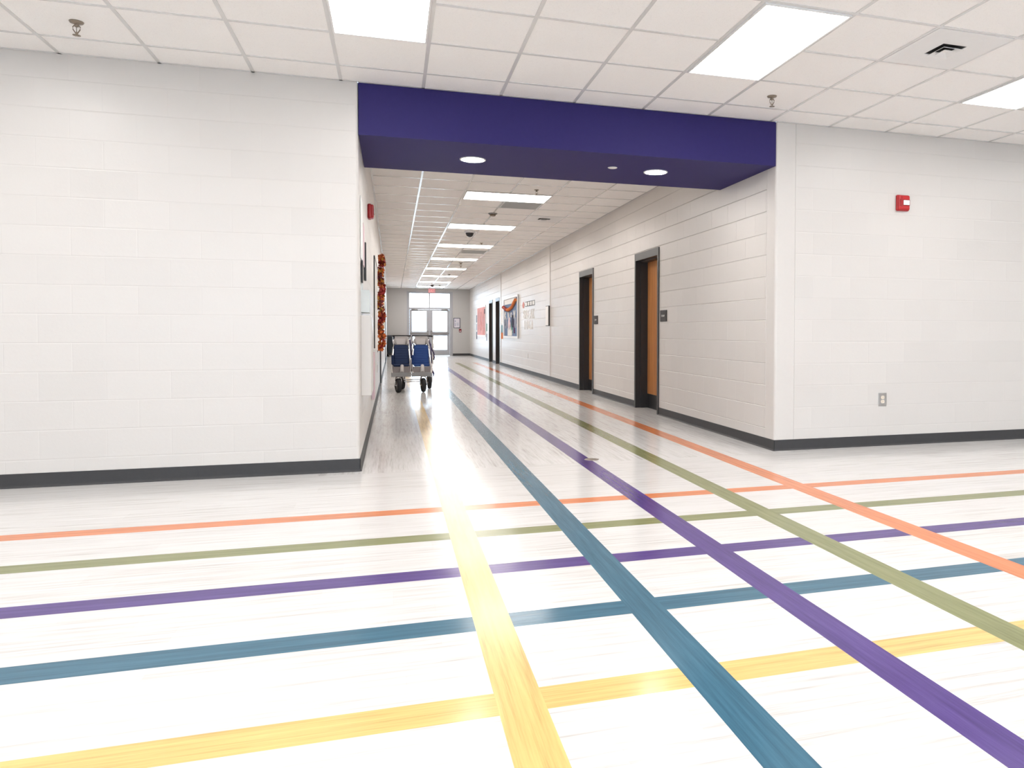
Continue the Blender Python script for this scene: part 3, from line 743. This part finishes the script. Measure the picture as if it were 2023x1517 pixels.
spots = [(31.1, 1.62, .26, .30, 'navyp'), (31.1, 1.28, .26, .26, 'greyp'), (31.1, .93, .26, .30, 'navyp'), (27.7, 1.60, .24, .3, 'paper'), (27.65, 1.25, .22, .28, 'greenp'), (27.68, .88, .22, .26, 'greyp')]
words = ['navy sheet, top one left of the pink bulletin board', 'grey blue sheet, middle one left of the pink bulletin board', 'navy sheet, lowest one left of the pink bulletin board',
         'white sheet, top one right of the pink bulletin board', 'green sheet, middle one right of the pink bulletin board', 'grey sheet, lowest one right of the pink bulletin board']
for (u, z, w, h, mt), lb in zip(spots, words): wall_paper('paper_sheet', lb, 'paper', 'right', u, z, w, h, mt, .006, 'papers around the pink board')

# ---- left corridor wall
t = on_wall('wall_cabinet', 'slim white wall cabinet low on the left corridor wall near the corner', 'cabinet', 'left', 6.57, .89)
m = MB(); m.box(-.24, .24, -.080, 0, -.325, .33, .004); m.build('body', M['paint'], t)
m = MB(); m.box(-.22, .22, -.084, -.080, -.31, .315, .002); m.build('door', M['paint'], t)
t = on_wall('brochure_rack', 'pale plastic brochure rack above the slim white cabinet', 'rack', 'left', 6.58, 1.37)
m = MB(); m.box(-.19, .19, -.004, 0, -.12, .16); m.box(-.19, .19, -.064, -.060, -.12, .06); m.box(-.19, .19, -.064, 0, -.124, -.12)
for x in (-.19, -.065, .061, .186): m.box(x, x + .004, -.060, -.004, -.12, .06)
m.build('shell', M['rackp'], t)
for k in range(3):
    m = MB(); m.box(-.18 + k * .126, -.075 + k * .126, -.03, -.012, -.118, .0 + .02 * (k % 2)); m.build('brochures', M['paper'], t)
wall_paper('poster', 'white paper poster with dark edge, topmost on the left corridor wall by the corner', 'poster', 'left', 6.45, 1.93, .36, .50, 'paper', .006)
wall_paper('poster', 'narrow black banner on the left corridor wall below the white poster', 'poster', 'left', 6.42, 1.58, .12, .18, 'black', .012)
wall_paper('poster', 'pale pink paper poster on the left corridor wall behind the white poster', 'poster', 'left', 6.82, 1.84, .28, .36, 'palepink', .008)
wall_paper('poster', 'tall black banner on the left corridor wall above the brochure rack', 'poster', 'left', 7.06, 1.72, .1, .34, 'black', .018)
wall_paper('poster', 'tall pale pink strip on the left corridor wall beyond the slim white cabinet', 'poster', 'left', 9.55, .55, .5, .56, 'palepink', .03)
wall_paper('paper_tray', 'small white box above the pale pink strip on the left corridor wall', 'box', 'left', 10.2, .77, .5, .18, 'white', .045)
wall_paper('banner', 'white paper banner on the left corridor wall behind the leaf garland', 'banner', 'left', 18.5, 1.80, 1.8, 1.2, 'paper', .022)
wall_paper('banner', 'cream paper panel on the left corridor wall farther than the white banner', 'banner', 'left', 21.6, 1.62, 1.6, .9, 'creamp', .022)

# ---- white display board in a thin dark frame carrying the garland
t = on_wall('display_board', 'white display board in a thin black frame on the left corridor wall', 'bulletin board', 'left', 12.75, 1.445)
m = MB(); m.box(-2.04, 2.04, -.012, 0, -.68, .68); m.build('backing', M['paper'], t)
m = MB()
for b in ((-2.06, -2.035, -.69, .69), (2.035, 2.06, -.69, .69), (-2.035, 2.035, .66, .69), (-2.035, 2.035, -.69, -.66)): m.box(b[0], b[1], -.015, -.001, b[2], b[3])
m.build('frame', M['black'], t)
# ---- autumn leaf garland hanging in front of the display board
t = on_wall('leaf_garland', 'garland of red and orange autumn leaves hanging in front of the white display board', 'garland', 'left', 11.9, 0)
pts = []
for k in range(60):
    u = k / 59; z = 2.24 - u * (2.24 - .80)
    pts.append((.10 * math.sin(u * 9) + .02, -.078 - .018 * math.sin(u * 23), z))
m = MB(); m.tube(pts, .006, 6); m.build('stem', M['stem'], t)
LEAF = [(0, 0), (.18, .10), (.50, .02), (.40, .26), (.62, .46), (.36, .52), (.34, .70), (.16, .64), (0, 1), (-.16, .64), (-.34, .70), (-.36, .52), (-.62, .46), (-.40, .26), (-.50, .02), (-.18, .10)]
m = MB(); rnd = random.Random(3)
NL = 760
for k in range(NL):
    u = (k + rnd.random()) / NL; i = min(59, int(u * 59)); base = Vector(pts[i])
    s = rnd.uniform(.030, .064)
    # gaps and full places along the string
    if (math.sin(u * 40) < -.7 and rnd.random() < .45): continue
    rot = Euler((rnd.uniform(-1.0, 1.0), rnd.uniform(-1.2, 1.2), rnd.uniform(-PI, PI)))
    band = math.sin(u * 21 + rnd.uniform(-.9, .9))
    m.mi = 0 if band > .45 else (1 if band > -.35 else (2 if band > -.85 else 3))
    if rnd.random() < .22: m.mi = rnd.randrange(4)
    c = base + Vector((rnd.uniform(-.07, .07), rnd.uniform(-.045, .045), rnd.uniform(-.02, .02)))
    if u > .8:
        if rnd.random() < .6: m.mi = 1
    vs = []
    for x, z in LEAF:
        p = Vector((x * s, (.18 * x * x - .12 * (z - .4) ** 2) * s, (z - .4) * s)); p.rotate(rot); p += c
        p.y = min(p.y, -.026); vs.append(p)
    ctr = Vector((0, 0, 0)); 
    cv = m.bm.verts.new(sum(vs, Vector()) / len(vs)); bv = [m.bm.verts.new(p) for p in vs]
    for a in range(len(bv)):
        fc = m.bm.faces.new((cv, bv[a], bv[(a + 1) % len(bv)])); fc.material_index = m.mi
lv = m.build('leaves', [M['leafr'], M['leafo'], M['leafy'], M['leafb']], t)
lv['kind'] = 'stuff'

# ------------------------------------------------------------------ double stroller
t = thing('double_stroller', 'two-seat stroller with blue quilted seats parked by the left corridor wall', 'stroller', (.32, 14.05, 0))
def S(x, y, z): return (x - .32, y - 14.05, z)
def wheel(name, x, y, r, w, yaw):
    o = bpy.data.objects.new(name, None)
    m = MB()
    m.lathe([(r * .66, -w * .36), (r * .80, -w * .5), (r * .93, -w * .42), (r, -w * .16), (r, w * .16), (r * .93, w * .42), (r * .80, w * .5), (r * .66, w * .36), (r * .66, -w * .36)], (0, 0, 0), 'x', 32)
    o = m.build('wheel', M['tyre'], t); o.location = S(x, y, r); o.rotation_euler = (0, 0, yaw)
    m = MB(); m.lathe([(0, -w * .42), (.022, -w * .42), (.026, -w * .2), (r * .55, -w * .16), (r * .68, -w * .34), (r * .68, w * .34), (r * .55, w * .16), (.026, w * .2), (.022, w * .42), (0, w * .42)], (0, 0, 0), 'x', 24); m.build('hub', M['greyalu'], o)
    return o
W = [(.090, 13.66, .128, .080, .24), (.522, 13.66, .128, .074, .12), (.170, 14.46, .122, .066, .2), (.665, 14.46, .122, .066, .06)]
for x, y, r, w, a in W: wheel('wheel', x, y, r, w, a)
fr = MB()
for x, y, r, w, a in W[:2]:
    ca, sa = math.cos(a), math.sin(a); o = .056
    for sg in (-1, 1):
        px, py = x + sg * o * ca, y + sg * o * sa
        fr.tube([S(px, py, r), S(px, py + .0, r + .05), S(px, py + .005, r * 1.75), S(px * .7 + x * .3, py + .01, r * 2 + .015), S(x, y + .03, 2 * r + .03)], .0105, 8)
    fr.tube([S(x - o * ca, y - o * sa, r), S(x + o * ca, y + o * sa, r)], .006, 8); fr.tube([S(x, y + .03, 2 * r + .02), S(x, y + .03, 2 * r + .07)], .014, 10)
for x, y, r, w, a in W[2:]:
    fr.tube([S(x - .05, y, r), S(x + .05, y, r)], .007, 8); fr.tube([S(x + .045, y, r), S(x + .045, y - .03, .33)], .010, 8); fr.tube([S(x - .045, y, r), S(x - .045, y - .03, .33)], .010, 8)
UN = [(.145, .158), (.500, .160)]
for cx, hw in UN:
    for sg in (-1, 1):
        x = cx + sg * hw
        fr.tube([S(x, 13.64, .33), S(x + sg * -.005, 13.72, .36), S(x, 13.84, .44), S(x, 14.00, .56), S(x - sg * .02, 14.12, .74), S(x - sg * .035, 14.2, .85)], .0145, 10)
        fr.tube([S(x, 13.64, .32), S(x, 14.46, .33)], .010, 8)
        fr.tube([S(x - sg * .03, 14.2, .84), S(x - sg * .0, 14.52, 1.0)], .010, 8)
        fr.tube([S(x, 14.46, .33), S(x, 14.3, .62), S(x - sg * .02, 14.18, .80)], .010, 8)
    fr.tube([S(cx - hw, 14.46, .33), S(cx + hw, 14.46, .33)], .010, 8)
for z, y in ((.215, 13.86), (.185, 13.80)): fr.tube([S(.17, y, z + .08), S(.20, y, z), S(.47, y, z), S(.50, y, z + .08)], .010, 8)
fr.tube([S(.30, 13.70, .31), S(.345, 13.70, .31)], .012, 8); fr.tube([S(.30, 14.46, .33), S(.34, 14.46, .33)], .012, 8)
fr.tube([S(.735, 14.50, 1.0), S(.735, 14.47, .70), S(.72, 14.42, .42), S(.69, 14.2, .33)], .016, 8)
fr.build('frame', M['chrome'], t)
for cx, hw in UN:
    m = MB(); m.box(cx - hw - .012 - .32, cx + hw + .004 - .32, 13.60 - 14.05, 13.675 - 14.05, .300, .318, .004)
    m.box(cx - hw - .018 - .32, cx + hw + .006 - .32, 13.592 - 14.05, 13.606 - 14.05, .285, .362, .004); m.build('footrest', M['greyalu'], t)
    m = MB()   # calf trough
    for a, b in (((13.665, .33), (13.80, .455)),):
        y0, z0 = a; y1, z1 = b
        m.prism([(y0 - 14.05, z0), (y1 - 14.05, z1), (y1 - 14.05 + .012, z1 - .01), (y0 - 14.05 + .012, z0 - .01)], 'x', cx - hw + .012 - .32, cx + hw - .012 - .32)
    m.build('leg_panel', M['greyfab'], t)
    m = MB(); m.tube([S(cx + .005, 13.655, .345), S(cx + .008, 13.74, .415), S(cx + .012, 13.80, .475)], [.040, .036, .028], 14); m.build('leg_divider', M['headrest'], t)
    def shell(hwb, hwt, y0, z0, y1, z1, th, r=.03, seg=8, bulge=.03):
        """padded slab leaning from (y0,z0) to (y1,z1) with rounded corners"""
        mm = MB(); out = []
        L = math.hypot(y1 - y0, z1 - z0)
        def corner(cx_, cv, a0): return [(cx_ + r * math.cos(a0 + PI / 2 * k / 4), cv + r * math.sin(a0 + PI / 2 * k / 4)) for k in range(5)]
        out = corner(hwb - r, r, -PI / 2) + corner(hwt - r, L - r, 0) + corner(-hwt + r, L - r, PI / 2) + corner(-hwb + r, r, PI)
        dy, dz = (y1 - y0) / L, (z1 - z0) / L
        def Q(u, v, n): return Vector(S(cx + u, y0 + dy * v - dz * n, z0 + dz * v + dy * n))
        fr_ = [mm.bm.verts.new(Q(u, v, th * .35)) for u, v in out]; bk = [mm.bm.verts.new(Q(u, v, -th / 2)) for u, v in out]
        ins = [mm.bm.verts.new(Q(u * .82, L / 2 + (v - L / 2) * .88, th * .5 + bulge * .4)) for u, v in out]
        n = len(out)
        for i in range(n):
            j = (i + 1) % n
            for A, B in ((bk, fr_), (fr_, ins)):
                f = mm.bm.faces.new((A[i], A[j], B[j], B[i])); f.smooth = True
        f = mm.bm.faces.new(ins); mm.bm.faces.new(bk[::-1]); return mm
    seat = shell(.142, .128, 14.02, .475, 14.17, .835, .05).build('seat_back', M['quilt' if cx > .3 else 'quilt_navy'], t)
    m = MB(); m.box(cx - .14 - .32, cx + .14 - .32, 13.80 - 14.05, 14.04 - 14.05, .455, .50, .018, 3); m.build('seat_cushion', M['quilt' if cx > .3 else 'quilt_navy'], t)
    m = MB(); m.box(cx - .172 - .32, cx - .125 - .32, 13.88 - 14.05, 14.10 - 14.05, .485, .66, .02, 3); m.build('side_pad', M['quilt' if cx > .3 else 'quilt_navy'], t)
    hd = shell(.098, .122, 14.18, .835, 14.235, .955, .04, .02); hd.build('headrest', M['headrest'], t)
    m = MB()
    for sg in (-1, 1): m.prism([(cx + sg * .100 - .32, .85), (cx + sg * .138 - .32, .88), (cx + sg * .130 - .32, .95), (cx + sg * .095 - .32, .955)], 'y', 14.12 - 14.05, 14.20 - 14.05)
    m.box(cx - .11 - .32, cx + .12 - .32, 14.27 - 14.05, 14.285 - 14.05, .94, 1.0, .004)
    m.build('head_wing', M['headrest'], t)
    m = MB(); m.tube([S(cx - .15, 14.53, 1.005), S(cx + .18, 14.53, 1.005)], .015, 10); m.build('push_handle', M['foam'], t)
m = MB(); m.tube([S(.655, 14.53, 1.005), S(.75, 14.52, .995)], .015, 10); m.build('push_handle', M['foam'], t)
m = MB()
m.tube([S(.305, 14.36, .93), S(.315, 14.30, .84), S(.325, 14.24, .72), S(.325, 14.2, .60)], .013, 8); m.build('strap', M['strap'], t)
m = MB(); m.tube([S(.655, 14.40, .93), S(.675, 14.34, .84), S(.70, 14.32, .76), S(.742, 14.34, .68), S(.75, 14.36, .60), S(.745, 14.36, .55)], .012, 8); m.build('strap', M['strap'], t)
m = MB(); m.tube([S(.672, 14.1, .86), S(.68, 14.05, .7), S(.685, 14.0, .5)], .010, 8); m.build('strap', M['strap'], t)
m = MB(); m.tube([S(.352, 14.5, 1.0), S(.36, 14.48, .92), S(.345, 14.46, .82)], .008, 8); m.build('strap', M['strap'], t)
m = MB(); m.tube([S(.71, 14.30, .35), S(.735, 14.28, .30), S(.73, 14.27, .24)], [.02, .016, .006], 8); m.build('brake_lever', M['strap'], t)

# ------------------------------------------------------------------ dark rolling cart by the far wall
t = thing('rolling_bin', 'dark slate rolling bin at the far end behind the stroller', 'bin', (.12, 33.55, 0))
m = MB(); m.box(-.33, .33, -.28, .28, .16, .86, .02, 2); m.build('body', M['slate'], t)
m = MB(); m.box(-.35, .35, -.30, .30, .865, .925, .015, 2); m.build('lid', M['slate2'], t)
m = MB(); m.box(-.33, .33, -.27, .27, .06, .155, .01); m.build('base', M['frame_dark'], t)
for sx in (-1, 1):
    for sy in (-1, 1):
        m = MB(); m.lathe([(0, -.02), (.05, -.02), (.06, -.012), (.06, .012), (.05, .02), (0, .02)], (sx * .24, sy * .24, .06), 'y', 18); m.build('caster', M['greyalu'], t)

# ------------------------------------------------------------------ floor cleanout cover
t = thing('floor_cover', 'round metal cleanout cover in the floor touching the purple stripe', 'floor cover', (1.622, 6.065, 0))
MB().lathe([(0, .003), (.058, .003), (.062, .001), (.062, 0), (0, 0)], (0, 0, 0), 'z', 36).build('plate', M['brass'], t)
MB().lathe([(.048, .003), (.048, .0038), (.052, .0038), (.052, .003)], (0, 0, 0), 'z', 36).build('rim', M['steel'], t)

# ------------------------------------------------------------------ outside
mb = MB(); mb.face([(-40, YF + .2, -.02), (50, YF + .2, -.02), (50, YF + 12, -.02), (-40, YF + 12, -.02)]); struct(mb.build('ground', M['ground']))
mb = MB(); mb.face([(-80, YF + 12, -.03), (90, YF + 12, -.03), (90, YF + 90, -.03), (-80, YF + 90, -.03)]); struct(mb.build('ground_outer', M['ground']))  # pale concrete colour instead of grass, brightens the view through the doors
mb = MB(); mb.face([(-60, -60, -.05), (70, -60, -.05), (70, RY0 - .25, -.05), (-60, RY0 - .25, -.05)]); mb.face([(-60, RY0 - .25, -.05), (RX0 - .25, RY0 - .25, -.05), (RX0 - .25, YF, -.05), (-60, YF, -.05)])
struct(mb.build('ground_rear', M['ground']))

# ------------------------------------------------------------------ world, camera, view
w = bpy.data.worlds.new('sky'); scene.world = w; w.use_nodes = True
nt = w.node_tree; bg = nt.nodes['Background']
bg.inputs[0].default_value = (.66, .83, 1.0, 1); bg.inputs[1].default_value = 11.5

cam = bpy.data.cameras.new('camera'); co = bpy.data.objects.new('camera', cam); COL.objects.link(co)
cam.sensor_fit = 'HORIZONTAL'; cam.sensor_width = 36.0; cam.lens = 36.0 * 1455.427 / 2023
cam.shift_x = (1011.5 - 1215.66) / 2023; cam.shift_y = (689.412 - 758.5) / 2023
cam.clip_start = .05; cam.clip_end = 300
R = Vector((0.9572958, -0.2890984, 0.0026150)); U = Vector((0.0041680, 0.0228445, 0.9997303)); F = Vector((0.2890802, 0.9570268, -0.0230739))
m4 = Matrix((R, U, -F)).transposed().to_4x4(); m4.translation = (0, 0, 1.0893)
co.matrix_world = m4
scene.camera = co
vs = scene.view_settings
vs.view_transform = 'Standard'; vs.look = 'None'; vs.gamma = 1.0; vs.use_curve_mapping = False; vs.exposure = 0.0
